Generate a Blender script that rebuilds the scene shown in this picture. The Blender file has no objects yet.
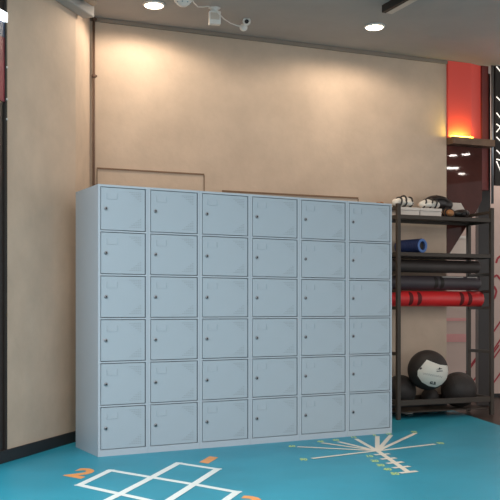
import bpy, bmesh, math, random
from mathutils import Vector, Matrix
random.seed(7)
SC = bpy.context.scene
COL = SC.collection
EYE = 1.01          # eye height
FP = 900.0          # focal length in pixels of the 500 px frame
HY = 308.0          # horizon row
CEIL = 3.425

def fl(px, py, z=0.0):
    """surveyed photo point on the horizontal plane at height z"""
    d = (EYE - z) * FP / (py - HY)
    return Vector(((px - 250) * d / FP, d, z))

# ------------------------------------------------------------- materials
def srgb(r, g, b):
    f = lambda c: (c/255/12.92) if c/255 <= 0.04045 else ((c/255+0.055)/1.055)**2.4
    return (f(r), f(g), f(b), 1)

def mat(name, col, rough=0.6, metal=0.0, var=0.0, scale=8.0, bump=0.0, bscale=60.0, emit=0.0, spec=0.5, col2=None, coat=0.0):
    m = bpy.data.materials.new(name); m.use_nodes = True
    nt = m.node_tree; b = nt.nodes['Principled BSDF']
    b.inputs['Base Color'].default_value = col
    b.inputs['Roughness'].default_value = rough
    b.inputs['Metallic'].default_value = metal
    b.inputs['Specular IOR Level'].default_value = spec
    b.inputs['Coat Weight'].default_value = coat
    tc = nt.nodes.new('ShaderNodeTexCoord')
    if var > 0:
        n = nt.nodes.new('ShaderNodeTexNoise'); n.inputs['Scale'].default_value = scale
        n.inputs['Detail'].default_value = 6; n.inputs['Roughness'].default_value = 0.6
        nt.links.new(tc.outputs['Object'], n.inputs['Vector'])
        r = nt.nodes.new('ShaderNodeValToRGB')
        c2 = col2 or tuple(min(1, c*(1+var)) for c in col[:3]) + (1,)
        c1 = tuple(c*(1-var) for c in col[:3]) + (1,)
        r.color_ramp.elements[0].position = 0.3; r.color_ramp.elements[0].color = c1
        r.color_ramp.elements[1].position = 0.7; r.color_ramp.elements[1].color = c2
        nt.links.new(n.outputs['Fac'], r.inputs['Fac'])
        nt.links.new(r.outputs['Color'], b.inputs['Base Color'])
    if bump > 0:
        n2 = nt.nodes.new('ShaderNodeTexNoise'); n2.inputs['Scale'].default_value = bscale
        n2.inputs['Detail'].default_value = 4
        nt.links.new(tc.outputs['Object'], n2.inputs['Vector'])
        bp = nt.nodes.new('ShaderNodeBump'); bp.inputs['Strength'].default_value = bump
        bp.inputs['Distance'].default_value = 0.01
        nt.links.new(n2.outputs['Fac'], bp.inputs['Height'])
        nt.links.new(bp.outputs['Normal'], b.inputs['Normal'])
    if emit > 0:
        b.inputs['Emission Color'].default_value = col
        b.inputs['Emission Strength'].default_value = emit
    return m

M = {}
M['plaster'] = mat('plaster', srgb(196,174,154), 0.85, var=0.10, scale=2.6, bump=0.25, bscale=14)
M['ceiling'] = mat('ceiling_paint', srgb(168,162,157), 0.9, var=0.04, scale=3)
M['cornice'] = mat('cornice', srgb(138,125,112), 0.8, var=0.03)
M['steel'] = mat('powder_coat', srgb(179,189,198), 0.42, var=0.02, scale=3, bump=0.03, bscale=250, spec=0.35)
M['door_steel'] = mat('powder_coat_door', srgb(170,182,191), 0.42, var=0.02, scale=3, bump=0.03, bscale=250, spec=0.35)
M['slot'] = mat('slot_dark', srgb(152,161,168), 0.8)
M['gap'] = mat('recess_steel', srgb(104,112,120), 0.8)
M['chrome'] = mat('lock_metal', srgb(150,152,156), 0.35, metal=0.8)
M['keyhole'] = mat('keyhole', srgb(28,28,30), 0.5)
M['rubber_floor'] = mat('rubber_floor', srgb(40,148,173), 0.42, var=0.10, scale=1.6, bump=0.10, bscale=160, spec=0.4)
M['wood'] = mat('dark_wood_floor', srgb(62,48,42), 0.4, var=0.2, scale=6, bump=0.1, bscale=40)
M['white_paint'] = mat('white_floor_paint', srgb(232,240,238), 0.5, var=0.03, scale=20)
M['cream_paint'] = mat('cream_floor_paint', srgb(238,226,208), 0.5, var=0.03, scale=20)
M['orange_paint'] = mat('orange_floor_paint', srgb(238,160,92), 0.5, var=0.05, scale=20)
M['lime_paint'] = mat('lime_floor_paint', srgb(190,214,130), 0.5, var=0.05, scale=20)
M['black'] = mat('black_metal', srgb(46,41,38), 0.55, var=0.05, spec=0.3)
M['rack'] = mat('rack_metal', srgb(64,55,48), 0.5, var=0.06, scale=10, spec=0.35)
M['basebd'] = mat('black_skirting', srgb(34,34,37), 0.6, var=0.08)
M['rubber_black'] = mat('rubber_black', srgb(60,51,48), 0.55, var=0.12, scale=12, bump=0.1, bscale=120)
M['ball_black'] = mat('ball_black', srgb(44,38,36), 0.6, var=0.1, scale=20, bump=0.15, bscale=180)
M['ball_white'] = mat('ball_white', srgb(222,216,205), 0.6, var=0.03, scale=20, bump=0.1, bscale=180)
M['charcoal'] = mat('charcoal_rubber', srgb(66,58,62), 0.5, var=0.08, scale=12)
M['red_rubber'] = mat('red_rubber', srgb(220,44,46), 0.38, var=0.06, scale=6)
M['red_dark'] = mat('red_slot', srgb(96,18,20), 0.7)
M['blue'] = mat('blue_foam', srgb(36,54,102), 0.6, var=0.1, scale=20)
M['blue_ring'] = mat('blue_ring', srgb(88,124,186), 0.6, var=0.05)
M['white'] = mat('white_plastic', srgb(225,220,214), 0.5, var=0.02)
M['box_white'] = mat('white_card', srgb(214,202,192), 0.7, var=0.04, scale=12)
M['leather_white'] = mat('white_leather', srgb(226,218,206), 0.5, var=0.05, scale=15)
M['leather_black'] = mat('black_leather', srgb(34,28,27), 0.4, var=0.15, scale=15)
M['tan'] = mat('tan_leather', srgb(164,112,70), 0.55, var=0.2, scale=15)
M['red_panel'] = mat('red_panel', srgb(205,72,62), 0.5, emit=0.18)  # even emission added to brighten the red, no lamp behind it
M['maroon'] = mat('maroon_panel', srgb(112,44,40), 0.5, var=0.05)
M['glass_dark'] = mat('dark_lacquer', srgb(78,42,36), 0.025, var=0.25, scale=2.5, spec=0.15)
M['dark'] = mat('dark_brown', srgb(44,35,32), 0.35, var=0.1, scale=4)
M['ledge'] = mat('ledge_metal', srgb(108,84,66), 0.35, metal=0.4, var=0.3, scale=6)
M['pale_panel'] = mat('pale_panel', srgb(204,180,170), 0.5, var=0.05, scale=3)
M['pink'] = mat('pink_band', srgb(222,160,158), 0.6, var=0.03)
M['stripe'] = mat('crimson_stripe', srgb(170,52,62), 0.6, var=0.05)
M['pipe'] = mat('brown_pipe', srgb(96,72,58), 0.6, var=0.1)
M['groove'] = mat('hatch_edge', srgb(122,94,72), 0.7, var=0.1)
M['poster_red'] = mat('poster_crimson', srgb(130,36,52), 0.4, var=0.35, scale=9)
M['poster_blue'] = mat('poster_blue', srgb(70,84,110), 0.4, var=0.4, scale=12)
M['lamp'] = mat('lamp_warm', (1.0,0.86,0.66,1), 0.5, emit=9)
M['lamp_small'] = mat('lamp_far', (1.0,0.92,0.84,1), 0.5, emit=140)
M['tube_lamp'] = mat('lamp_cool', (0.86,0.95,1.0,1), 0.5, emit=3)
M['led'] = mat('led_line', (1.0,0.93,0.85,1), 0.5, emit=1.1)  # emission stands in for reflected zigzag lights
M['amber'] = mat('amber_strip', (1.0,0.62,0.10,1), 0.5, emit=3)
M['diffuser'] = mat('diffuser', srgb(205,190,176), 0.4, var=0.02)

# ------------------------------------------------------------- geometry helpers
def bx(bm, x0, x1, y0, y1, z0, z1, mi=0, mtx=None):
    vs = [bm.verts.new((x, y, z)) for x in (x0, x1) for y in (y0, y1) for z in (z0, z1)]
    if mtx:
        for v in vs: v.co = mtx @ v.co
    for f in ((0,1,3,2),(4,6,7,5),(0,4,5,1),(2,3,7,6),(0,2,6,4),(1,5,7,3)):
        fc = bm.faces.new([vs[i] for i in f]); fc.material_index = mi
    return vs

def tube(bm, pts, r, n=12, mi=0, closed=False):
    """swept round bar through pts"""
    pts = [Vector(p) for p in pts]; rings = []
    N = len(pts)
    for i, p in enumerate(pts):
        if closed: d = pts[(i+1) % N] - pts[i-1]
        else: d = pts[min(i+1, N-1)] - pts[max(i-1, 0)]
        d.normalize()
        a = d.cross(Vector((0,0,1)))
        if a.length < 1e-3: a = d.cross(Vector((0,1,0)))
        a.normalize(); b = d.cross(a)
        rr = r[i] if isinstance(r, (list, tuple)) else r
        rings.append([bm.verts.new(p + (a*math.cos(t)+b*math.sin(t))*rr) for t in [2*math.pi*k/n for k in range(n)]])
    M_ = N if closed else N-1
    for i in range(M_):
        A, B = rings[i], rings[(i+1) % N]
        for k in range(n):
            f = bm.faces.new((A[k], A[(k+1)%n], B[(k+1)%n], B[k])); f.smooth = True; f.material_index = mi
    if not closed:
        bm.faces.new(rings[0][::-1]).material_index = mi; bm.faces.new(rings[-1]).material_index = mi

def lathe(bm, prof, n=32, mtx=None, mi=0, smooth=True, caps=True):
    """prof: (radius, height) pairs round local z"""
    rings = []
    for r, h in prof:
        ring = []
        for k in range(n):
            t = 2*math.pi*k/n
            co = Vector((r*math.cos(t), r*math.sin(t), h))
            ring.append(bm.verts.new(mtx @ co if mtx else co))
        rings.append(ring)
    for A, B in zip(rings, rings[1:]):
        for k in range(n):
            f = bm.faces.new((A[k], A[(k+1)%n], B[(k+1)%n], B[k])); f.smooth = smooth; f.material_index = mi
    if not caps: return
    if prof[0][0] > 1e-5: bm.faces.new(rings[0][::-1]).material_index = mi
    if prof[-1][0] > 1e-5: bm.faces.new(rings[-1]).material_index = mi

def ellip(bm, c, r, rot=None, mi=0, u=24, v=16):
    mt = Matrix.Translation(c) @ (rot.to_4x4() if rot else Matrix.Identity(4)) @ Matrix.Diagonal((r[0], r[1], r[2], 1))
    res = bmesh.ops.create_uvsphere(bm, u_segments=u, v_segments=v, radius=1, matrix=mt)
    for vv in res['verts']:
        for f in vv.link_faces: f.smooth = True; f.material_index = mi

def prism(bm, poly, fn, t):
    """poly of 2D points mapped by fn(u,v,w); thickness t in w"""
    A = [bm.verts.new(fn(u, v, 0)) for u, v in poly]; B = [bm.verts.new(fn(u, v, t)) for u, v in poly]
    bm.faces.new(A[::-1]); bm.faces.new(B)
    n = len(poly)
    for i in range(n): bm.faces.new((A[i], A[(i+1)%n], B[(i+1)%n], B[i]))

def obj(name, bm, m, parent=None, bevel=0.0, recalc=True):
    if recalc: bmesh.ops.recalc_face_normals(bm, faces=bm.faces)
    me = bpy.data.meshes.new(name); bm.to_mesh(me); bm.free()
    for x in (m if isinstance(m, (list, tuple)) else [m]): me.materials.append(x)
    o = bpy.data.objects.new(name, me); COL.objects.link(o)
    if parent: o.parent = parent
    if bevel:
        md = o.modifiers.new('bevel', 'BEVEL'); md.width = bevel; md.segments = 2; md.limit_method = 'ANGLE'
    return o

def tag(o, label, cat, group=None, kind=None):
    o['label'] = label; o['category'] = cat
    if group: o['group'] = group
    if kind: o['kind'] = kind
    return o

def thing(name, label, cat, loc=(0,0,0), rotz=0, group=None):
    o = bpy.data.objects.new(name, None); COL.objects.link(o)
    o.location = loc; o.rotation_euler = (0, 0, rotz)
    return tag(o, label, cat, group)

def struct(name, bm, m, bevel=0.0):
    o = obj(name, bm, m, None, bevel); o['kind'] = 'structure'; return o

def smooth_merge(parts, voxel=0.006):
    """fuse ellipsoids into one skin; returns a bmesh"""
    bm = bmesh.new()
    for p in parts: ellip(bm, *p)
    me = bpy.data.meshes.new('tmp'); bm.to_mesh(me); bm.free()
    o = bpy.data.objects.new('tmp', me); COL.objects.link(o)
    r = o.modifiers.new('r', 'REMESH'); r.mode = 'VOXEL'; r.voxel_size = voxel
    s = o.modifiers.new('s', 'SMOOTH'); s.iterations = 8
    dg = bpy.context.evaluated_depsgraph_get(); dg.update()
    me2 = bpy.data.meshes.new_from_object(o.evaluated_get(dg))
    out = bmesh.new(); out.from_mesh(me2)
    bpy.data.objects.remove(o); bpy.data.meshes.remove(me); bpy.data.meshes.remove(me2)
    for f in out.faces: f.smooth = True
    return out

def text_bm(s, fn, size, t=0.001, bold=0.0):
    """lettering as a thin mesh; fn(u,v,w) maps the text plane into the place"""
    cu = bpy.data.curves.new('t', 'FONT'); cu.body = s; cu.size = size; cu.align_x = 'CENTER'; cu.align_y = 'CENTER'
    cu.extrude = t; cu.offset = bold; cu.resolution_u = 3
    o = bpy.data.objects.new('t', cu); COL.objects.link(o)
    dg = bpy.context.evaluated_depsgraph_get(); dg.update()
    me = bpy.data.meshes.new_from_object(o.evaluated_get(dg))
    bm = bmesh.new(); bm.from_mesh(me)
    for v in bm.verts: v.co = fn(v.co.x, v.co.y, v.co.z + t)
    bpy.data.objects.remove(o); bpy.data.curves.remove(cu); bpy.data.meshes.remove(me)
    return bm

# ------------------------------------------------------------- back wall frame
WO = Vector((-1.328, 7.47, 0)); WD = Vector((0.9257, 0.3784, 0)).normalized(); WN = Vector((WD.y, -WD.x, 0))  # WN faces the room
WR = math.atan2(WD.y, WD.x)
def wall_s(px):
    k = (px-250)/FP
    return (WO.y*k - WO.x)/(WD.x - WD.y*k)
def wall_sz(px, py):
    s = wall_s(px); d = WO.y + WD.y*s
    return s, EYE + (HY-py)*d/FP
def wp(s, z, out=0.0):
    p = WO + WD*s + WN*out; return Vector((p.x, p.y, z))
S_END = wall_s(446.5)
WM = Matrix(((WD.x, WN.x, 0, WO.x), (WD.y, WN.y, 0, WO.y), (0, 0, 1, 0), (0, 0, 0, 1)))   # local: x along wall, y into room, z up

# ------------------------------------------------------------- setting
def fn_flat(z0): return lambda u, v, w: Vector((u, v, z0 + w))
# rubber gym floor, its right edge angled; dark wood beyond
bm = bmesh.new()
edge_a, edge_b = fl(452,410), fl(500,425.5)
ed = (edge_b-edge_a).normalized()
ea = edge_a - ed*1.4; eb = edge_b + ed*9.5
prism(bm, [(-5,-3),(eb.x,eb.y),(ea.x,ea.y),(-5,ea.y)], lambda u,v,w: Vector((u,v,w-0.03)), 0.03)
struct('floor', bm, M['rubber_floor'])
bm = bmesh.new()
prism(bm, [(eb.x+0.001,eb.y),(7,eb.y),(7,12.5),(-5,12.5),(-5,ea.y+0.001),(ea.x+0.001,ea.y+0.001)], lambda u,v,w: Vector((u,v,w-0.035)), 0.03)
struct('floor', bm, M['wood'])
bm = bmesh.new(); bx(bm, -5, 9.5, -3, 12.5, CEIL, CEIL+0.1)
struct('ceiling', bm, M['ceiling'])
# back wall
bm = bmesh.new(); bx(bm, 0, S_END, -0.14, 0, 0, CEIL, mtx=WM)
struct('wall_back', bm, M['plaster'])
bm = bmesh.new(); bx(bm, 0.03, S_END, 0.001, 0.012, 0, 0.085, mtx=WM)
struct('baseboard_back', bm, M['basebd'], 0.003)
bm = bmesh.new(); bx(bm, 0.0, S_END, 0.001, 0.02, CEIL-0.035, CEIL-0.001, mtx=WM)
struct('trim_1', bm, M['cornice'], 0.004)
# left wall: long face then the return strip beside the corner pipe
LA = Vector((-1.33,6.78,0)); LD = Vector((0.305,1,0)).normalized()
LN = Vector((LD.y,-LD.x,0))
def left_pt(px):
    k=(px-250)/FP; t=(LA.y*k-LA.x)/(LD.x-LD.y*k); return LA+LD*t
P6, P75 = left_pt(6), left_pt(75.5)
bm = bmesh.new()
back = -LN*0.14
poly = [P6, P75, WO, WO+Vector((-0.14,0.1,0)), P75+back, P6+back]
prism(bm, [(p.x,p.y) for p in poly], fn_flat(0), CEIL)
struct('wall_left', bm, M['plaster'])
LM = Matrix(((LD.x, LN.x, 0, P6.x), (LD.y, LN.y, 0, P6.y), (0,0,1,0), (0,0,0,1)))
LL = (P75-P6).length
bm = bmesh.new(); bx(bm, -0.35, LL, 0.001, 0.012, 0, 0.082, mtx=LM)
struct('baseboard_left', bm, M['basebd'], 0.003)
# doorway jamb and glazed panel at the very left
bm = bmesh.new(); bx(bm, -0.02, -0.001, -0.12, 0.012, 0.082, CEIL-0.001, mtx=LM)
struct('trim_2', bm, M['black'], 0.003)
bm = bmesh.new(); bx(bm, -0.6, -0.021, -0.10, -0.004, 0, CEIL-0.001, mtx=LM)
struct('wall_left', bm, M['dark'])
d0 = P6.y
zz = lambda py: EYE+(HY-py)*(d0-0.02)/FP
t = thing('wall_poster', 'narrow crimson and blue poster at the far left edge behind the black jamb', 'poster', (P6.x,P6.y,0), math.atan2(LD.y,LD.x))
bm = bmesh.new(); bx(bm, -0.4, -0.023, -0.004, 0.003, zz(102), zz(38)); obj('crimson_sheet', bm, M['poster_red'], t)
bm = bmesh.new(); bx(bm, -0.4, -0.023, -0.004, 0.003, zz(38)+0.001, zz(23)); obj('blue_sheet', bm, M['poster_blue'], t)
bm = bmesh.new(); bx(bm, -0.45, -0.012, -0.003, 0.02, zz(22), zz(13), mtx=LM)
tag(obj('tube_lamp', bm, M['tube_lamp']), 'bright white tube lamp at the top left edge above the poster', 'lamp')
for k,py in enumerate((67,99,119)):
    bm = bmesh.new(); lathe(bm, [(0.0,0.0),(0.007,0.001),(0.007,0.006),(0.0,0.009)][0:], 12, LM@Matrix.Translation((-0.012,0.012,zz(py)))@Matrix.Rotation(-math.pi/2,4,'X'))
    tag(obj('stud', bm, M['white']), ['topmost of three white studs on the black jamb at left','middle of three white studs on the black jamb at left','lowest of three white studs on the black jamb at left'][k], 'stud', 'white studs on the left door jamb')

# ceiling duct along the left wall
bm = bmesh.new()
bx(bm, -0.6, LL+0.12, 0.001, 0.10, 3.235, CEIL-0.001, mtx=LM)
struct('trim_3', bm, M['ceiling'], 0.01)
bm = bmesh.new(); a = LM@Vector((-0.3,0.16,3.30)); b = LM@Vector((LL-0.02,0.16,3.30))
tube(bm, [a,b], 0.028, 16)
for s in (0.25,0.75):
    p = a.lerp(b,s); tube(bm, [p, (p.x,p.y,CEIL)], 0.006, 8)
tag(obj('ceiling_pipe', bm, M['cornice']), 'greyish pipe under the ceiling in the top left corner', 'pipe')

# corner pipe
t = thing('wall_pipe', 'thin dark brown vertical pipe in the corner behind the lockers', 'pipe', wp(0.025,0,0.03))
bm = bmesh.new(); tube(bm, [(0,0,0.0),(0,0,CEIL-0.002)], 0.0115, 12); obj('pipe', bm, M['pipe'], t)
for py in (20.5, 77):
    z = EYE+(HY-py)*7.48/FP
    bm = bmesh.new(); lathe(bm, [(0.012,-0.012),(0.0175,-0.012),(0.0175,0.012),(0.012,0.012)], 16, Matrix.Translation((0,0,z)))
    bx(bm, 0.012, 0.028, -0.006, 0.006, z-0.008, z+0.008)
    obj('clamp', bm, M['pipe'], t)

# access hatches: thin reveals on the back wall
def hatch(px0, px1, z, side0, side1, label, w=0.010):
    t = thing('wall_hatch', label, 'hatch', WO, WR)
    s0, s1 = wall_s(px0), wall_s(px1)
    bm = bmesh.new(); bx(bm, s0, s1, -0.008, -0.001, z-w, z+w*0.2); obj('top_edge', bm, M['groove'], t)
    for s, on in ((s0,side0),(s1,side1)):
        if on:
            bm = bmesh.new(); bx(bm, s-0.003, s+0.003, -0.006, -0.001, 0.1, z-w-0.001); obj('side_edge', bm, M['groove'], t)
hatch(97, 204, 2.178, True, True, 'wide hatch outline on the plaster wall above the left locker columns')
hatch(222, 358, 2.043, False, True, 'lower hatch outline on the plaster wall above the right locker columns', 0.012)

# ------------------------------------------------------------- right end: red wall box, ledge, lacquer panel, beyond
SP = lambda px: wall_s(px)
def wall_poly(name, pts, m, thick=0.1, off=0.0):
    bm = bmesh.new()
    q = [wall_sz(*p) for p in pts]
    prism(bm, q, lambda u,v,w: wp(u, v, off-w), thick)
    return obj(name, bm, m)
s0,s1,s2 = SP(446.8), SP(470), SP(482)
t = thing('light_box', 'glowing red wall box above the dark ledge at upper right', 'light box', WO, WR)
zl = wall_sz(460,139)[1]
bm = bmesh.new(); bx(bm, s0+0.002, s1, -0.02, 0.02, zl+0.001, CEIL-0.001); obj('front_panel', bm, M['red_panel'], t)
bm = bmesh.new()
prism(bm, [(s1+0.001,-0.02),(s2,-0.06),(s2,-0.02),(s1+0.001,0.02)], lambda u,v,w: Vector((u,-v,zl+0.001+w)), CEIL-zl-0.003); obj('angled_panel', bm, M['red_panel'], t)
bm = bmesh.new(); bx(bm, s0+0.003, s1-0.01, -0.075, -0.05, zl+0.001, zl+0.014); o=obj('amber_strip', bm, M['amber'], t); o['label']='glowing amber light strip'
t = thing('wall_ledge', 'brown metal ledge under the glowing red box', 'ledge', WO, WR)
bm = bmesh.new(); bx(bm, s0+0.002, SP(489), -0.10, 0.10, zl-0.07, zl-0.001); obj('ledge', bm, M['ledge'], t, 0.004)
# lacquer panel with a sloped underside
z_top = zl-0.072
pan = [ (s0+0.002, z_top), (s0+0.002, wall_sz(446.8,258)[1]), wall_sz(478,208), wall_sz(482,200), (SP(482), z_top)]
bm = bmesh.new(); prism(bm, pan, lambda u,v,w: wp(u,v,-0.0-w), 0.08)
tag(obj('lacquer_panel', bm, M['glass_dark']), 'glossy dark maroon wall panel below the ledge, reflecting ceiling lights', 'wall panel')
# dark column
cpx = 484.5; cd = 9.28; cx = (cpx-250)/FP*cd
bm = bmesh.new(); bx(bm, cx-0.062, cx+0.062, cd, cd+0.13, 0, CEIL-0.001)
struct('wall_column', bm, M['dark'], 0.004).name = 'trim_4'
bm = bmesh.new(); bx(bm, SP(482.2), SP(488.8), -0.09, -0.005, wall_sz(485,190)[1], CEIL-0.001, mtx=WM)
tag(obj('maroon_post', bm, M['maroon']), 'dark maroon upright at the right side of the glowing red box', 'post')
# silver pole
bm = bmesh.new(); p0 = wp(SP(490.5), wall_sz(490.5,204)[1], 0.03)
tube(bm, [p0, (p0.x,p0.y,wall_sz(490.5,64)[1])], 0.014, 12)
tag(obj('steel_pole', bm, M['chrome']), 'slim silver pole hanging beside the black zigzag light panel', 'pole')
# panel with glowing zigzag lines imitating reflected LED lights
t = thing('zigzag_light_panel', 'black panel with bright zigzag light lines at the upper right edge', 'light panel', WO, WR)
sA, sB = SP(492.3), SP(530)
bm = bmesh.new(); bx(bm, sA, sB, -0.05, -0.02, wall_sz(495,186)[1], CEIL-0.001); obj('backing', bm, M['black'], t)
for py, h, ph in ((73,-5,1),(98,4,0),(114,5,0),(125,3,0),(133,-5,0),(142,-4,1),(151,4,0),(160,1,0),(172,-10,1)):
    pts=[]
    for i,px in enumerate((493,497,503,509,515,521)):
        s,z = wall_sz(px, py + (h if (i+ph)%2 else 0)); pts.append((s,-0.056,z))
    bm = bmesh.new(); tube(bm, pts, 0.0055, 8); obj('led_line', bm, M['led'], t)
# far pale wall with crimson diagonals
FY = 10.22
def fp(px, py): return ((px-250)/FP*FY, EYE+(HY-py)*FY/FP)
bm = bmesh.new(); bx(bm, 1.85, 9.0, FY, FY+0.12, 0, CEIL-0.001)
struct('wall_far', bm, M['pale_panel']).name = 'wall_right'
bm = bmesh.new(); bx(bm, 1.85, 9.0, FY-0.014, FY-0.001, 0, 0.04)
struct('baseboard_right', bm, M['basebd'])
def diag(pts, w, name, label, m, grp):
    bm = bmesh.new(); q = [fp(*p) for p in pts]
    for (x0,z0),(x1,z1) in zip(q,q[1:]):
        d = Vector((x1-x0,z1-z0)).normalized(); n = Vector((-d.y,d.x))*w/2
        prism(bm, [(x0-n.x,z0-n.y),(x1-n.x,z1-n.y),(x1+n.x,z1+n.y),(x0+n.x,z0+n.y)], lambda u,v,wq: Vector((u,FY-0.001-wq,v)), 0.003)
    tag(obj(name, bm, m), label, 'wall stripe', grp)
g='crimson diagonal stripes on the pale wall'
for a,b,lab in (((466,372),(490,338),'crimson diagonal stripe on the pale wall, upper one seen through the rack side'),
    ((466,391),(499,345),'long crimson diagonal stripe passing behind the rack post above the right ball'),
    ((492,352),(512,322),'second crimson diagonal stripe from the top, right of the rack'),
    ((491,362),(515,328),'third crimson diagonal stripe from the top, right of the rack'),
    ((492,385),(515,352),'lowest crimson diagonal stripe right of the rack'),
    ((492,334),(512,304),'topmost crimson diagonal stripe right of the rack'),
    ((448,400),(478,357),'crimson diagonal stripe rising from behind the right medicine ball')):
    diag([a,b], 0.016, 'wall_stripe', lab, M['stripe'], g)
g2='curved crimson marks beside the rack'
for pts,lb in (([(496,263),(497.5,258.5),(501,255.5),(506,254)],'uppermost of the curved crimson marks on the pale wall right of the rack'),
               ([(493,277.5),(497,275),(500,279),(506,281)],'middle of the curved crimson marks on the pale wall right of the rack'),
               ([(491,302),(495,297),(496.5,291),(494,286)],'lowest of the curved crimson marks on the pale wall right of the rack')):
    diag(pts, 0.022, 'wall_mark', lb, M['stripe'], g2)
for (a,b,c_,d_),lb in (((443,318,466,321),'upper thin pink band on the pale wall seen through the rack'),((443,334,466,342),'broad pink band on the pale wall behind the medicine balls')):
    x0,z0=fp(a,b); x1,z1=fp(c_,d_)
    bm = bmesh.new(); bx(bm, x0-0.05,x1,FY-0.005,FY-0.001,z1,z0)
    tag(obj('wall_band', bm, M['pink']), lb, 'wall band', 'pink wall bands behind the rack')
# white framed board seen between the shelves
x0,z0=fp(449,236); x1,z1=fp(466,255)
t = thing('white_board', 'small white framed board on the pale wall seen above the second shelf', 'board', ((x0+x1)/2,FY-0.002,z1))
w=(x1-x0)/2; h=z0-z1
bm = bmesh.new(); bx(bm,-w,w,-0.02,0,0,h); obj('board', bm, M['box_white'], t, 0.008)
bm = bmesh.new(); bx(bm,-w,w,-0.03,-0.021,h-0.03,h)
bx(bm,-w,-w+0.02,-0.03,-0.021,0,h-0.031); obj('frame', bm, M['white'], t)

# ------------------------------------------------------------- lockers
LO = Vector((-1.03, 6.10, 0)); LU = Vector((2.177,1.17,0)); LTOT = LU.length; LU.normalize()
LR = math.atan2(LU.y, LU.x)
cuts = [0.0, .147, .308, .474, .646, .824, 1.0]
H = 1.851; DEP = 0.50; RP = 0.2983; ZB = 0.046
names = ['grey six-door locker column at the left end, its blank side panel showing',
 'grey six-door locker column second from the left, next to the end column',
 'grey six-door locker column third from the left, behind the painted orange 1',
 'grey six-door locker column fourth from the left, just right of the bank centre',
 'grey six-door locker column second from the right end, behind the fan marking left rays',
 'grey six-door locker column at the right end, beside the black rack']
def door_mesh(w, h):
    bm = bmesh.new(); bx(bm, 0, w, 0.0, 0.014, 0, h)
    # folded rim and louvre slots, pattern of the door skin
    sw, sh = 0.0115, 0.0032
    for r in range(6):
        for c in range(6-r):
            for top in (True, False):
                x = w-0.026-c*0.0155
                z = (h-0.024-r*0.0115) if top else (0.024+r*0.0115)
                bx(bm, x-sw, x, -0.0012, 0.0003, z-sh/2, z+sh/2, 1)
    return bm
bank = [None]*6
for i in range(6):
    a, b = cuts[i]*LTOT, cuts[i+1]*LTOT; w = b-a-0.0015
    p = LO + LU*a
    t = thing('locker_column', names[i], 'locker', (p.x,p.y,0), LR, 'grey locker columns')
    L, R_ = 0.017, 0.014
    bm = bmesh.new()
    # shell: sides, back, top, bottom, plinth, stiles and rails; open boxes behind doors
    bx(bm, 0, 0.012, 0.012, DEP, 0, H)
    bx(bm, w-0.012, w, 0.012, DEP, 0, H)
    bx(bm, 0.012, w-0.012, DEP-0.01, DEP, 0, H)
    bx(bm, 0, L, 0, 0.012, 0, H)
    bx(bm, w-R_, w, 0.0, 0.012, 0, H)
    bx(bm, 0.012, w-0.012, 0.012, DEP-0.01, H-0.012, H)
    bx(bm, L, w-R_, 0, 0.012, H-0.015, H)
    bx(bm, L, w-R_, 0.0, 0.012, 0, ZB-0.002)
    for r in range(7):
        z = ZB + r*RP
        bx(bm, 0.012, w-0.012, 0.02, DEP-0.01, max(z-0.006,0.01), z-0.001)
    for r in range(1,6):
        z = ZB + r*RP
        bx(bm, L, w-R_, 0.0, 0.012, z-0.0085, z+0.0015)
    obj('carcass', bm, M['steel'], t)
    for r in range(6):
        z0 = ZB + r*RP + (0.0065 if r else 0.003); z1 = ZB + (r+1)*RP - (0.0135 if r < 5 else 0.006)
        if r == 5: z1 = H-0.015-0.005
        x0 = L+0.005; x1 = w-R_-0.009
        d = obj('door', door_mesh(x1-x0, z1-z0), [M['door_steel'], M['slot']], t)
        d.location = (x0, 0.001, z0)
        # hinge strip recess on the right
        bm = bmesh.new(); bx(bm, x1+0.003, w-R_-0.001, 0.004, 0.010, z0-0.002, z1+0.002); obj('hinge_strip', bm, M['gap'], t)
        h = z1-z0
        bm = bmesh.new()
        mt = Matrix.Translation((0.034, -0.0005, h*0.5)) @ Matrix.Rotation(math.pi/2, 4, 'X')
        lathe(bm, [(0.0125,0.0),(0.0125,0.004),(0.0095,0.007),(0.007,0.007)], 20, mt)
        lk = obj('lock', bm, [M['chrome']], d)
        bm = bmesh.new()
        lathe(bm, [(0.006,0.0072),(0.006,0.0078),(0.003,0.0085)], 16, mt); bx(bm, 0.0325,0.0355,-0.0105,-0.009,h*0.5-0.006,h*0.5+0.006)
        # plug sits proud on the rose
        pl = obj('lock_plug', bm, M['keyhole'], d); pl.parent = d
        bm = bmesh.new()
        cx0, cx1, cz0, cz1 = 0.040, 0.118, h-0.078, h-0.036
        for (q0,q1,q2,q3) in ((cx0,cx1,cz0,cz0+0.0035),(cx0,cx0+0.0035,cz0+0.0035,cz1),(cx1-0.0035,cx1,cz0+0.0035,cz1)):
            bx(bm, q0, q1, -0.003, -0.0003, q2, q3)
        obj('card_holder', bm, M['door_steel'], d)

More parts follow.
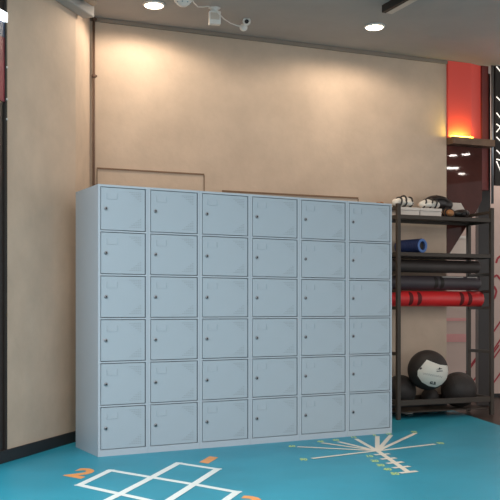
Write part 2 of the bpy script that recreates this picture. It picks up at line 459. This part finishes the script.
# ------------------------------------------------------------- storage rack
k = (398.2-250)/FP
RD0 = 8.13
RO = Vector((k*RD0, RD0, 0))
def rack_s(px):
    k=(px-250)/FP; return (RO.y*k-RO.x)/(WD.x-WD.y*k)
RW = rack_s(491.5); RDp = 0.36; RH = 1.955
rk = thing('storage_rack', 'dark metal storage rack right of the lockers holding balls and rollers', 'rack', RO, WR)
RM = Matrix.Translation(RO) @ Matrix.Rotation(WR, 4, 'Z')
ps = 0.018
for x in (0, RW):
    for y in (0, RDp):
        bm = bmesh.new(); bx(bm, x-ps, x+ps, y-ps, y+ps, 0.0, RH if (x==0 or y==0) else RH-0.02)
        obj('upright', bm, M['rack'], rk, 0.003)
def rail(x0,x1,y0,y1,z0,z1,name='rail'):
    bm = bmesh.new(); bx(bm, x0,x1,y0,y1,z0,z1); return obj(name, bm, M['rack'], rk, 0.003)
ZS1, ZS2, ZS0 = 1.855, 1.516, 0.175
for z in (ZS1, ZS2):
    rail(ps+.001, RW-ps-.001, -0.014, 0.014, z-0.036, z)
    rail(ps+.001, RW-ps-.001, RDp-0.014, RDp+0.014, z-0.036, z)
    rail(ps+.001, RW-ps-.001, 0.0145, RDp-0.0145, z-0.012, z, 'shelf_deck')
for x in (0, RW):
    for z in (ZS1, ZS2):
        rail(x-0.012, x+0.012, ps+.001, RDp-ps-.001, z-0.038, z)
ZT = [1.342, 1.180, 1.024]     # side cradle heights for the tubes
for x in (0, RW):
    for z in ZT + [1.93]: rail(x-0.012, x+0.012, ps+.001, RDp-ps-.001, z-0.028, z, 'side_bracket')
    rail(x-0.012, x+0.012, ps+.001, RDp-ps-.001, 0.58, 0.61, 'side_bracket')
    rail(x-0.012, x+0.012, ps+.001, RDp-ps-.001, ZS0-0.045, ZS0, 'side_bracket')
rail(ps+.001, RW-ps-.001, -0.014, 0.014, ZS0-0.05, ZS0)
rail(ps+.001, RW-ps-.001, RDp-0.014, RDp+0.014, ZS0-0.05, ZS0)
rail(ps+.001, RW-ps-.001, 0.0145, RDp-0.0145, 0.056, 0.066, 'shelf_deck')

def pxs(px, ydep):   # distance along the rack where a photo column meets the line ydep behind its front
    o = RM @ Vector((0,ydep,0)); k=(px-250)/FP
    return (o.y*k-o.x)/(WD.x-WD.y*k)

# tubes
def long_tube(name, label, z, r, y, x0, x1, m, inner, slots=(), group='rubber tubes in the rack'):
    t = thing(name, label, 'exercise tube', RM@Vector((x0,y,z+r)), WR, group)
    Ln = x1-x0
    ry = Matrix.Rotation(math.pi/2, 4, 'Y')
    bm = bmesh.new(); lathe(bm, [(r*0.72,0.03),(r*0.72,0.0),(r*0.96,0.0),(r,0.004),(r,Ln-0.004),(r*0.96,Ln),(r*0.72,Ln),(r*0.72,Ln-0.03)], 40, ry)
    obj('tube_body', bm, m, t)
    for s in slots:
        bm = bmesh.new(); n=12; A=[];B=[]
        for i in range(n+1):
            a = math.radians(-58+116*i/n)
            hw = 0.021*math.sqrt(max(0.05,1-((2*i/n-1)**4)))
            sh = 0.010*math.cos(a)
            rr = r+0.0012
            A.append(bm.verts.new((s-x0-hw+sh, -rr*math.cos(a), rr*math.sin(a))))
            B.append(bm.verts.new((s-x0+hw+sh, -rr*math.cos(a), rr*math.sin(a))))
        for i in range(n): bm.faces.new((A[i],A[i+1],B[i+1],B[i]))
        obj('grip_slot', bm, inner, t)
    return t
yt = 0.18
long_tube('rubber_tube', 'red rubber exercise tube with grip slots, lowest tube in the rack', ZT[2], 0.073, yt, -0.04, RW+0.0, M['red_rubber'], M['red_dark'],
          [pxs(410.5,yt-.07), pxs(419,yt-.07), pxs(461.5,yt-.07), pxs(469.5,yt-.07)])
tb = long_tube('rubber_tube', 'charcoal rubber exercise tube lying directly above the red one', ZT[1], 0.066, yt, -0.035, RW-0.03, M['charcoal'], M['black'], [pxs(436,yt-.07), pxs(442,yt-.07)])
for a,b in ((443,464),(468,477.5)):
    bm = bmesh.new(); n=5
    x0_, x1_ = pxs(a,yt-.05)+0.035, pxs(b,yt-.05)+0.035; A=[];B=[]
    for i in range(n+1):
        an = math.radians(50+14*i/n); rr=0.0675
        A.append(bm.verts.new((x0_, -rr*math.cos(an), rr*math.sin(an)))); B.append(bm.verts.new((x1_, -rr*math.cos(an), rr*math.sin(an))))
    for i in range(n): bm.faces.new((A[i],A[i+1],B[i+1],B[i]))
    o = obj('printed_band', bm, M['white'], tb); o['label']='white printed band'
long_tube('rubber_tube', 'black rubber exercise tube topmost under the second shelf', ZT[0], 0.060, yt, -0.03, RW-0.03, M['rubber_black'], M['black'])

# blue roller
t = thing('foam_roller', 'blue ribbed foam roller on the second shelf', 'foam roller')
c_end = None
yb = 0.06
xe = pxs(422.5, yb); pe = RM@Vector((xe, yb, ZS2+0.068))
ax = Vector((-0.62, 0.78, 0)).normalized()   # away from the visible end
Lr = 0.285
rot = Vector((0,0,1)).rotation_difference(ax).to_matrix().to_4x4()
# keep the hidden end inside the rack
t.location = pe; RR=0.067
prof=[(RR*0.62,0.05),(RR*0.62,0.0),(RR*0.97,0.0),(RR,0.006)]
for i in range(1,14): prof += [(RR, 0.006+i*0.02),(RR*0.965,0.009+i*0.02),(RR,0.014+i*0.02)]
prof += [(RR,Lr),(RR*0.62,Lr),(RR*0.62,Lr-0.05)]
bm = bmesh.new(); lathe(bm, prof, 40, rot); obj('roller_body', bm, M['blue'], t)
bm = bmesh.new(); lathe(bm, [(RR*0.60,0.002),(RR*0.60,-0.003),(RR*0.95,-0.003),(RR*0.97,-0.001)], 40, rot, caps=False); obj('end_ring', bm, M['blue_ring'], t)
bm = bmesh.new(); lathe(bm, [(RR*0.58,0.02),(RR*0.58,0.022)], 32, rot); obj('core', bm, M['black'], t)

# top shelf: cartons, gloves, bag
def carton(xc, y0, w, d, h, label):
    t = thing('carton', label, 'box', RM@Vector((xc,y0,ZS1+0.001)), WR, 'white cartons on the top shelf')
    bm = bmesh.new(); bx(bm,-w/2,w/2,0,d,0,h-0.028); obj('tray', bm, M['box_white'], t, 0.003)
    bm = bmesh.new(); bx(bm,-w/2-0.004,w/2+0.004,-0.004,d+0.004,h-0.027,h); obj('lid', bm, M['box_white'], t, 0.003)
xa, xb, xc_ = pxs(399.5,0.02), pxs(420,0.02), pxs(442,0.02)
carton((xa+xb)/2, 0.02, xb-xa-0.012, 0.26, 0.072, 'flat white carton at the left of the top shelf, under a strapped glove')
carton((xb+xc_)/2, 0.02, xc_-xb-0.012, 0.26, 0.072, 'flat white carton on the top shelf, second from the left post')
def glove(loc, rz, m, strap, label, sc=1.0, flip=1):
    t = thing('training_glove', label, 'glove', loc, rz, 'gloves on the top shelf')
    e = lambda c,r,q=None: (Vector(c)*sc, Vector(r)*sc, q)
    bm = smooth_merge([e((0,0,0.045),(0.062,0.048,0.045)), e((-0.05,0,0.040),(0.05,0.044,0.038)), e((0.03,0,0.038),(0.055,0.046,0.037)),
                       e((0.0,-0.045*flip,0.034),(0.042,0.02,0.022)), e((0.03,-0.042*flip,0.03),(0.02,0.02,0.018)), e((-0.095,0,0.037),(0.03,0.036,0.032))], 0.006*sc)
    obj('shell', bm, m, t)
    for xx,hh in ((-0.075,0.041),(-0.028,0.049),(0.035,0.045)):
        bm = bmesh.new(); pts=[]
        for i in range(24):
            a=2*math.pi*i/24
            pts.append(Vector((xx+0.012*math.sin(a)*flip, (0.048+0.012*(1 if math.sin(a)*flip<0 and xx>-0.05 else 0))*math.cos(a)*1.0, max(0.0095,hh*0.92+ hh*math.sin(a))))*sc)
        tube(bm, pts, 0.0075*sc, 8, closed=True); obj('strap', bm, strap, t)
    return t
zc = ZS1+0.001+0.072+0.001
glove(RM@Vector((xa+0.10,0.09,zc)), WR+math.radians(10), M['leather_white'], M['leather_black'], 'white glove with black straps on the left carton', 1.15)
glove(RM@Vector((xb+0.115,0.08,zc)), WR+math.radians(170), M['leather_white'], M['leather_black'], 'white glove with black straps on the second carton, under the black bag', 1.0, -1)
glove(RM@Vector((xa-0.075,0.235,ZS1+0.058)), WR+math.radians(200), M['leather_black'], M['tan'], 'dark glove half hidden at the left post, next to the lockers', 0.8)
bm = bmesh.new(); bx(bm,-0.05,0.05,-0.05,0.05,0,0.052)
o = tag(obj('shoe_box', bm, M['box_white'], None, 0.004), 'small white box under the dark glove, just right of the lockers', 'box'); o.location = RM@Vector((xa-0.10,0.235,ZS1+0.001)); o.rotation_euler=(0,0,WR)
# black bag lying over the second carton
t = thing('gear_bag', 'black soft gear bag lying across the top of the rack', 'bag', RM@Vector(((pxs(437,0.2)),0.205,zc+0.002)), WR-0.05)
bm = smooth_merge([(Vector((0,0,0.075)),Vector((0.14,0.07,0.072)),None),(Vector((-0.09,0.0,0.055)),Vector((0.08,0.06,0.052)),None),(Vector((0.09,0,0.06)),Vector((0.08,0.065,0.058)),None)],0.008)
obj('bag_body', bm, M['leather_black'], t)
bm = bmesh.new(); tube(bm, [(-0.10,-0.05,0.085),(-0.06,-0.065,0.10),(0.0,-0.07,0.112),(0.06,-0.065,0.10),(0.10,-0.05,0.085)], 0.008, 8); obj('handle', bm, M['black'], t)
bm = bmesh.new(); tube(bm, [(-0.15,0.0,0.085),(-0.08,0.0,0.128),(0.0,0.0,0.146),(0.08,0,0.130),(0.15,0,0.085)], 0.004, 8); obj('zip', bm, M['black'], t)
# tan glove, black pad, white carton at right
glove(RM@Vector((pxs(447.5,0.09),0.105,ZS1+0.002)), WR+math.radians(80), M['tan'], M['leather_black'], 'tan and black glove right of the cartons on the top shelf', 0.95)
t = thing('kick_pad', 'black padded shield lying at the right end of the top shelf', 'pad', RM@Vector((pxs(460,0.1),0.1,ZS1+0.002)), WR)
bm = smooth_merge([(Vector((0,0,0.04)),Vector((0.085,0.07,0.04)),None),(Vector((0.03,0,0.045)),Vector((0.07,0.06,0.04)),None)],0.007); obj('pad_body', bm, M['leather_black'], t)
bm = bmesh.new(); tube(bm, [(-0.03,-0.055,0.03),(-0.02,-0.08,0.05),(0.02,-0.08,0.05),(0.03,-0.055,0.03)], 0.007, 8); obj('handle', bm, M['black'], t)
t = thing('carton', 'white wedge-shaped carton behind the black pad on the top shelf', 'box', RM@Vector((pxs(457,0.26),0.235,ZS1+0.001)), WR, 'white cartons on the top shelf')
bm = bmesh.new()
prism(bm, [(-0.08,0),(0.085,0),(0.085,0.085),(0.03,0.165),(-0.08,0.165)], lambda u,v,w: Vector((u,w,v)), 0.10); obj('tray', bm, M['box_white'], t, 0.003)

# medicine balls
def ball(px, py, y, r, label, seams=True):
    s = pxs(px, y); p = RM@Vector((s,y,0)); z = EYE+(HY-py)*p.y/FP
    t = thing('medicine_ball', label, 'ball', (p.x,p.y,z), 0, 'medicine balls on the bottom shelf')
    bm = bmesh.new(); ellip(bm, (0,0,0), (r,r,r), None, 0, 48, 32); obj('ball_skin', bm, M['ball_black'], t)
    for ang in (20,75,130):
        bm = bmesh.new(); q = Matrix.Rotation(math.radians(ang),3,'Z')@Matrix.Rotation(math.radians(68),3,'X')
        tube(bm, [q@Vector((r*1.0*math.cos(a),r*1.0*math.sin(a),0)) for a in [2*math.pi*i/64 for i in range(64)]], 0.0016, 6, closed=True)
        if seams: obj('seam', bm, M['leather_black'], t)
        else: bm.free()
    return t
ball(400.5, 390.5, 0.25, 0.146, 'black medicine ball at the left of the bottom shelf, behind the rack post')
ball(458.5, 389.5, 0.18, 0.168, 'black medicine ball at the right of the bottom shelf')
wb = ball(427.8, 370, 0.045, 0.185, 'black medicine ball with a white panel, raised above its neighbours', False)
ball(430, 397, 0.262, 0.085, 'small black ball low on the bottom shelf under the white-panelled one', False)
# white panel on the ball, oriented towards the room
view = (Vector((0,0,EYE)) - wb.location).normalized()
rt = Vector((0,0,1)).cross(view).normalized(); up = view.cross(rt)
PX = 0.185/21.0
poly = [(-1,10.5),(5,8),(12,5.5),(20,4.8),(20.6,-2),(19,-9),(14,-14.6),(8,-17.6),(1,-16.4),(-6,-12.4),(-10.3,-6),(-10.2,-1)]
def sph(u, v, rr):
    q = math.hypot(u,v); m_ = 0.1832
    if q > m_: u*=m_/q; v*=m_/q; q=m_
    w = math.sqrt(0.185**2-q*q); d = (rt*u+up*v+view*w)/0.185
    return d*rr
import itertools
bm = bmesh.new(); cvx=(5,-5); rings=[]
dense=[]
for (a0,b0),(a1,b1) in zip(poly, poly[1:]+poly[:1]):
    for i in range(6): dense.append((a0+(a1-a0)*i/6, b0+(b1-b0)*i/6))
for k in range(9):
    f = 1-k/8
    if k==8: rings.append([bm.verts.new(sph(cvx[0]*PX,cvx[1]*PX,0.1868))]); break
    rings.append([bm.verts.new(sph((cvx[0]+(a-cvx[0])*f)*PX,(cvx[1]+(b-cvx[1])*f)*PX,0.1868)) for a,b in dense])
n=len(dense)
for A,B in zip(rings,rings[1:]):
    for i in range(n):
        if len(B)==1: f=bm.faces.new((A[i],A[(i+1)%n],B[0]))
        else: f=bm.faces.new((A[i],A[(i+1)%n],B[(i+1)%n],B[i]))
        f.smooth=True
pn = obj('white_panel', bm, M['ball_white'], wb); pn['label']='white vinyl panel'
def on_ball(cu, cv, ang=0.0):
    ca, sa = math.cos(ang), math.sin(ang)
    return lambda u,v,w: sph((cu)*PX+u*ca-v*sa, (cv)*PX+u*sa+v*ca, 0.1872+w*0.3)
obj('lettering', text_bm('6LB', on_ball(5,-13.2,math.radians(-8)), 0.034, 0.001, 0.0016), M['keyhole'], wb)
bm = bmesh.new(); f_=on_ball(11.5,1.4,math.radians(5))
prism(bm, [(-0.030,-0.004),(-0.006,0.002),(0.004,0.013),(0.010,0.003),(0.030,0.000),(0.008,-0.006),(-0.004,-0.010),(-0.008,-0.004)], f_, 0.001)
for i in range(5): prism(bm, [(-0.026+i*0.011,-0.026),(-0.018+i*0.011,-0.026),(-0.018+i*0.011,-0.016),(-0.026+i*0.011,-0.016)], f_, 0.001)
obj('emblem', bm, M['keyhole'], wb)
bm = bmesh.new(); f_=on_ball(-7,1.5,math.radians(-30)); prism(bm, [(-0.008,-0.012),(0.007,-0.008),(0.009,0.010),(-0.005,0.010)], f_, 0.001); obj('valve', bm, M['keyhole'], wb)
bm = bmesh.new(); f_=on_ball(4.5,-5.2,math.radians(-10))
for i in range(9):
    x=-0.085+i*0.0195
    prism(bm, [(x,0.008),(x+0.0022,0.008),(x+0.0105,-0.008),(x+0.0083,-0.008)], f_, 0.0006)
    prism(bm, [(x+0.0105,-0.008),(x+0.0127,-0.008),(x+0.0195,0.008),(x+0.0173,0.008)], f_, 0.0006)
obj('stitching', bm, M['charcoal'], wb)
# white curved strap on the floor under the rack
bm = bmesh.new()
tube(bm, [fl(398.5,411,0.012), fl(402,412.6,0.012), fl(407,413.6,0.012), fl(412.5,413,0.012)], 0.011, 10)
tag(obj('resistance_strap', bm, M['white']), 'short white curved strap on the floor under the rack', 'strap')

# ------------------------------------------------------------- ceiling fittings
def ceil_pt(px, py, z=CEIL): return fl(px, py, z)
def downlight(p, label, m, r=0.075, name='downlight', grp=None, energy=0, extra=None):
    t = thing(name, label, 'ceiling light', (p.x,p.y,CEIL-0.001), 0, grp)
    bm = bmesh.new(); lathe(bm, [(r*1.0,-0.004),(r*1.0,-0.014),(r*1.16,-0.012),(r*1.22,0.0)], 32)
    bm.faces.ensure_lookup_table(); obj('trim_ring', bm, M['white'], t)
    bm = bmesh.new(); lathe(bm, [(0.0001,-0.016),(r*0.96,-0.016),(r*0.96,-0.0142)], 32); obj('lens', bm, m, t)
    if energy:
        l = bpy.data.lights.new('downlight_beam','SPOT'); l.energy=energy; l.spot_size=math.radians(172); l.spot_blend=0.35
        l.shadow_soft_size=0.06; l.color=(1.0,0.84,0.66)
        lo = bpy.data.objects.new('downlight_beam', l); COL.objects.link(lo); lo.location=(p.x,p.y,CEIL-0.03); lo.rotation_euler=extra or (0,0,0)
pL = ceil_pt(154,4); pR = ceil_pt(374.5,26)
tilt = (math.radians(14)*0, 0, 0)
downlight(pL, 'bright round ceiling light at the top left, above the locker columns', M['lamp'], 0.075, energy=50)
downlight(pR, 'bright round ceiling light near the top, left of the linear light', M['lamp'], 0.075, energy=50)

# room lights out of view, reflected by the lacquer panel: mirror the sight line at each highlight
def mirrored(px, py):
    s,z = wall_sz(px,py); P = wp(s,z); r = (P-Vector((0,0,EYE))).normalized()
    q = r - 2*r.dot(WN)*WN
    return P + q*((CEIL-z)/q.z)
for (px,py),lb in (((453,154.5),'first'),((466,153.5),'second'),((462,173),'third')):
    p = mirrored(px,py)
    t = thing('recessed_lamp', 'round recessed ceiling lamp over the gym, reflected in the lacquer panel', 'ceiling light', (p.x,p.y,CEIL-0.001), 0, 'round recessed lamps over the gym floor')
    bm = bmesh.new(); lathe(bm, [(0.0001,-0.016),(0.065,-0.016),(0.065,-0.012)], 32); obj('lens', bm, M['lamp_small'], t)
    bm = bmesh.new(); lathe(bm, [(0.066,-0.012),(0.08,-0.010),(0.083,0)], 32); obj('trim_ring', bm, M['white'], t)
pa, pb = mirrored(444,167.5), mirrored(458,167.5)
dv=(pb-pa).normalized(); nv=Vector((-dv.y,dv.x,0))*0.035
bm = bmesh.new(); prism(bm, [((pa-nv).x,(pa-nv).y),((pb-nv).x,(pb-nv).y),((pb+nv).x,(pb+nv).y),((pa+nv).x,(pa+nv).y)], lambda u,v,w: Vector((u,v,CEIL-0.02+w)), 0.018)
tag(obj('linear_lamp', bm, M['lamp_small']), 'long ceiling lamp over the gym, seen only as a reflection', 'ceiling light')

# linear light, top right
a = ceil_pt(386.5,12, CEIL-0.05); b = ceil_pt(409,-0.5, CEIL-0.05); dv=(b-a); dv.z=0; dv.normalize()
b = a + dv*1.6
ang = math.atan2(dv.y, dv.x)
t = thing('linear_light', 'long black linear ceiling light with a pale face, top right', 'ceiling light', (a.x,a.y,CEIL-0.062), ang)
Ln=(b-a).length
bm = bmesh.new(); bx(bm,0,Ln,-0.045,0.045,0.0,0.0605); obj('housing', bm, M['black'], t, 0.003)
bm = bmesh.new(); bx(bm,0.012,Ln-0.012,-0.012,0.043,-0.003,-0.0005); obj('diffuser', bm, M['diffuser'], t)

# junction box, sounder, camera and cable
p = ceil_pt(214.5,8)
t = thing('junction_box', 'white square box hanging from the ceiling between the wires', 'junction box', (p.x,p.y,CEIL), 0.2)
bm = bmesh.new(); bx(bm,-0.047,0.047,-0.025,0.025,-0.135,-0.03); obj('housing', bm, M['white'], t, 0.005)
bm = bmesh.new(); lathe(bm,[(0.03,-0.03),(0.03,-0.012),(0.05,-0.001)],24, Matrix.Translation((0.0,0,0))); obj('mount', bm, M['white'], t)
bm = bmesh.new(); bx(bm,-0.036,0.036,-0.0275,-0.0255,-0.10,-0.045); obj('cover_plate', bm, M['diffuser'], t)
p = ceil_pt(183,-3)
t = thing('smoke_detector', 'white perforated cone detector on the ceiling at the top edge', 'smoke detector', (p.x,p.y,CEIL), 0)
bm = bmesh.new(); lathe(bm,[(0.075,-0.001),(0.075,-0.02),(0.06,-0.045),(0.03,-0.07),(0.012,-0.075)],32); obj('housing', bm, M['white'], t)
for i in range(8):
    a_=2*math.pi*i/8; bm=bmesh.new(); ellip(bm,(0.055*math.cos(a_),0.055*math.sin(a_),-0.05),(0.006,0.006,0.005),None,0,8,6); obj('vent_hole', bm, M['slot'], t)
p = ceil_pt(245,20)
t = thing('security_camera', 'small white ring-shaped camera on the ceiling right of the box', 'camera', (p.x,p.y,CEIL), 0)
bm = bmesh.new(); lathe(bm,[(0.02,-0.001),(0.02,-0.02),(0.012,-0.03),(0.010,-0.04)],20); obj('mount', bm, M['white'], t)
bm = bmesh.new(); ellip(bm,(-0.012,0,-0.062),(0.034,0.030,0.032)); obj('base', bm, M['white'], t)
bm = bmesh.new(); tube(bm,[(0.014+0.026*math.cos(a_),-0.032,-0.022+0.028*math.sin(a_)) for a_ in [2*math.pi*i/24 for i in range(24)]],0.009,8,closed=True); obj('ring', bm, M['white'], t)
bm = bmesh.new(); ellip(bm,(0.014,-0.03,-0.022),(0.018,0.006,0.02)); obj('lens', bm, M['keyhole'], t)
bm = bmesh.new()
pts=[(190,-4,0.01),(194,3,0.02),(198,7,0.03),(203,7,0.03),(208,6.5,0.03),(214,8,0.04),(219,14,0.07),(224,19,0.08),(231,23.5,0.09),(238,26,0.09),(242,26,0.09)]
tube(bm, [fl(x,y,CEIL-dz) for x,y,dz in pts], 0.0045, 8)
tag(obj('ceiling_cable', bm, M['white']), 'thin white cable sagging between the detector, the box and the camera', 'cable')

# ------------------------------------------------------------- floor markings
ZP = 0.0006
NS = 0
def strip(bm, a, b, w, ext=True):
    a=Vector((a.x,a.y)); b=Vector((b.x,b.y)); d=(b-a).normalized(); n=Vector((-d.y,d.x))*w/2
    if ext: a=a-d*w/2; b=b+d*w/2
    global NS
    NS += 1
    prism(bm, [(a-n)[:], (b-n)[:], (b+n)[:], (a+n)[:]], fn_flat(ZP+0.00012*(NS%17)), 0.0006)
hp = thing('hopscotch_marking', 'white painted hopscotch grid with orange numbers on the turquoise floor', 'floor marking')
bm = bmesh.new(); W=0.045
def ln(*pts):
    for p,q in zip(pts,pts[1:]): strip(bm, fl(*p), fl(*q), W)
ln((178.3,463.3),(217.5,469.3)); ln((110.5,470.5),(152,477.5),(194,484.5),(237,492.3)); ln((79.5,485.2),(120,494.2),(160,503))
ln((110.5,470.5),(79.5,485.2)); ln((178.3,463.3),(152,477.5),(120,494.2),(96,506)); ln((217.5,469.3),(194,484.5),(162,505)); ln((237,492.3),(220,504.5))
obj('grid_lines', bm, M['white_paint'], hp)
ga = (fl(178.3,463.3)-fl(152,477.5)).normalized(); gb=(fl(194,484.5)-fl(152,477.5)).normalized()
def onfloor(c, su, sv, skew=None):
    return lambda u,v,w: Vector((c.x,c.y,ZP)) + gb*u*su + ga*v*sv + Vector((0,0,0.0003 if w>0.0005 else 0))
for s,(px,py),su,sv in (('2',(80.5,473.5),1.0,1.15),('1',(208.3,460.2),1.35,1.0),('3',(247.5,503),1.0,1.15)):
    o=obj('number', text_bm(s, onfloor(fl(px,py),su,sv), 0.32, 0.0004, 0.014), M['orange_paint'], hp); o['label']='orange painted '+s
fan = thing('fan_marking', 'cream painted fan of rays and ladder on the floor before the right lockers', 'floor marking')
hub = fl(377.5,451)
rays = [((297.5,447),'60'),((312,458.8),'90'),((322,443.2),'45'),((338.5,441.8),'30'),((356,439),'15'),((377.3,436.3),'0'),((391,435.3),'15'),((415.5,433.3),'45'),((435,444.2),'90')]
for e,_ in rays:
    bm = bmesh.new(); strip(bm, hub, fl(*e), 0.034, False); obj('ray', bm, M['cream_paint'], fan)
bm = bmesh.new(); strip(bm, hub, fl(408,472), 0.036, True); obj('spine', bm, M['cream_paint'], fan)
for a,b in (((374.5,455),(389.6,454)),((381,459.4),(396,458.1)),((387,463.7),(403,462.1)),((393,468.2),(409.6,466.5)),((400,473.3),(417,471.4))):
    bm = bmesh.new(); strip(bm, fl(*a), fl(*b), 0.04, False); obj('rung', bm, M['cream_paint'], fan)
fa = Vector((0,1,0)); fb = Vector((1,0,0))
def small(s, px, py, size=0.05, sy=2.2):
    c = fl(px,py); 
    f = lambda u,v,w: Vector((c.x+u, c.y+v*sy, ZP+(0.0003 if w>0.0005 else 0)))
    obj('numeral', text_bm(s, f, size, 0.0004, 0.0022), M['lime_paint'], fan)
for s,px,py in (('60',292,446.3),('90',303.5,459.6),('45',320.5,441.6),('30',336,440.2),('15',353.5,437.4),('0',374.5,435.3),('15',388.5,434),('45',414,432),('90',440.5,443.3),
                ('10',369.3,456.3),('20',374.8,461),('30',380.6,465.3),('40',387.5,469.4),('50',395,473.8)):
    small(s,px,py)

# ------------------------------------------------------------- light
def area(name, loc, size, energy, col, rot=(0,0,0), sy=None):
    l = bpy.data.lights.new(name,'AREA'); l.energy=energy; l.size=size; l.color=col
    if sy: l.shape='RECTANGLE'; l.size_y=sy
    o = bpy.data.objects.new(name,l); COL.objects.link(o); o.location=loc; o.rotation_euler=rot
    return o
ls = area('ledge_strip_light', wp((s0+s1)/2, zl+0.02, 0.09), 0.20, 1.7, (1.0,0.72,0.10), (0,0,0), 0.02)
ls.rotation_euler = (Vector((0,0,0.5))-WN).to_track_quat('-Z','Y').to_euler()
l = bpy.data.lights.new('passage_lamp','POINT'); l.energy=32; l.shadow_soft_size=0.15; l.color=(1,0.9,0.82)  # unseen point light added to brighten the pale far wall
lo = bpy.data.objects.new('passage_lamp', l); COL.objects.link(lo); lo.location=(3.3,9.55,3.0)
area('ceiling_lamp_bank', (0.9,3.0,CEIL-0.06), 2.4, 75, (1.0,0.96,0.92), (0,0,0), 1.2)  # unseen overhead fill added in front of the lockers
area('ceiling_lamp_bank', (-2.6,3.4,CEIL-0.06), 1.6, 110, (0.95,0.97,1.0), (0,0,0), 1.2)  # unseen fill added to lift the left side of the lockers
area('ceiling_lamp_bank', (1.0,0.2,CEIL-0.06), 3.0, 150, (1.0,0.97,0.94), (0,0,0), 1.2)  # unseen overhead fill added above the camera
wd = bpy.data.worlds.new('gym_light'); SC.world = wd; wd.use_nodes = True
bg = wd.node_tree.nodes['Background']; bg.inputs['Color'].default_value=(0.99,0.98,0.965,1); bg.inputs['Strength'].default_value=1.25

# ------------------------------------------------------------- camera
cam = bpy.data.cameras.new('camera'); co = bpy.data.objects.new('camera', cam); COL.objects.link(co)
co.location=(0,0,EYE); co.rotation_euler=(math.pi/2,0,0)
cam.sensor_width=36; cam.lens=FP/500*36; cam.shift_y=(HY-250)/500; cam.clip_start=0.05
SC.camera = co
SC.view_settings.view_transform='Standard'; SC.view_settings.look='None'; SC.view_settings.gamma=1; SC.view_settings.use_curve_mapping=False
SC.view_settings.exposure=0.0
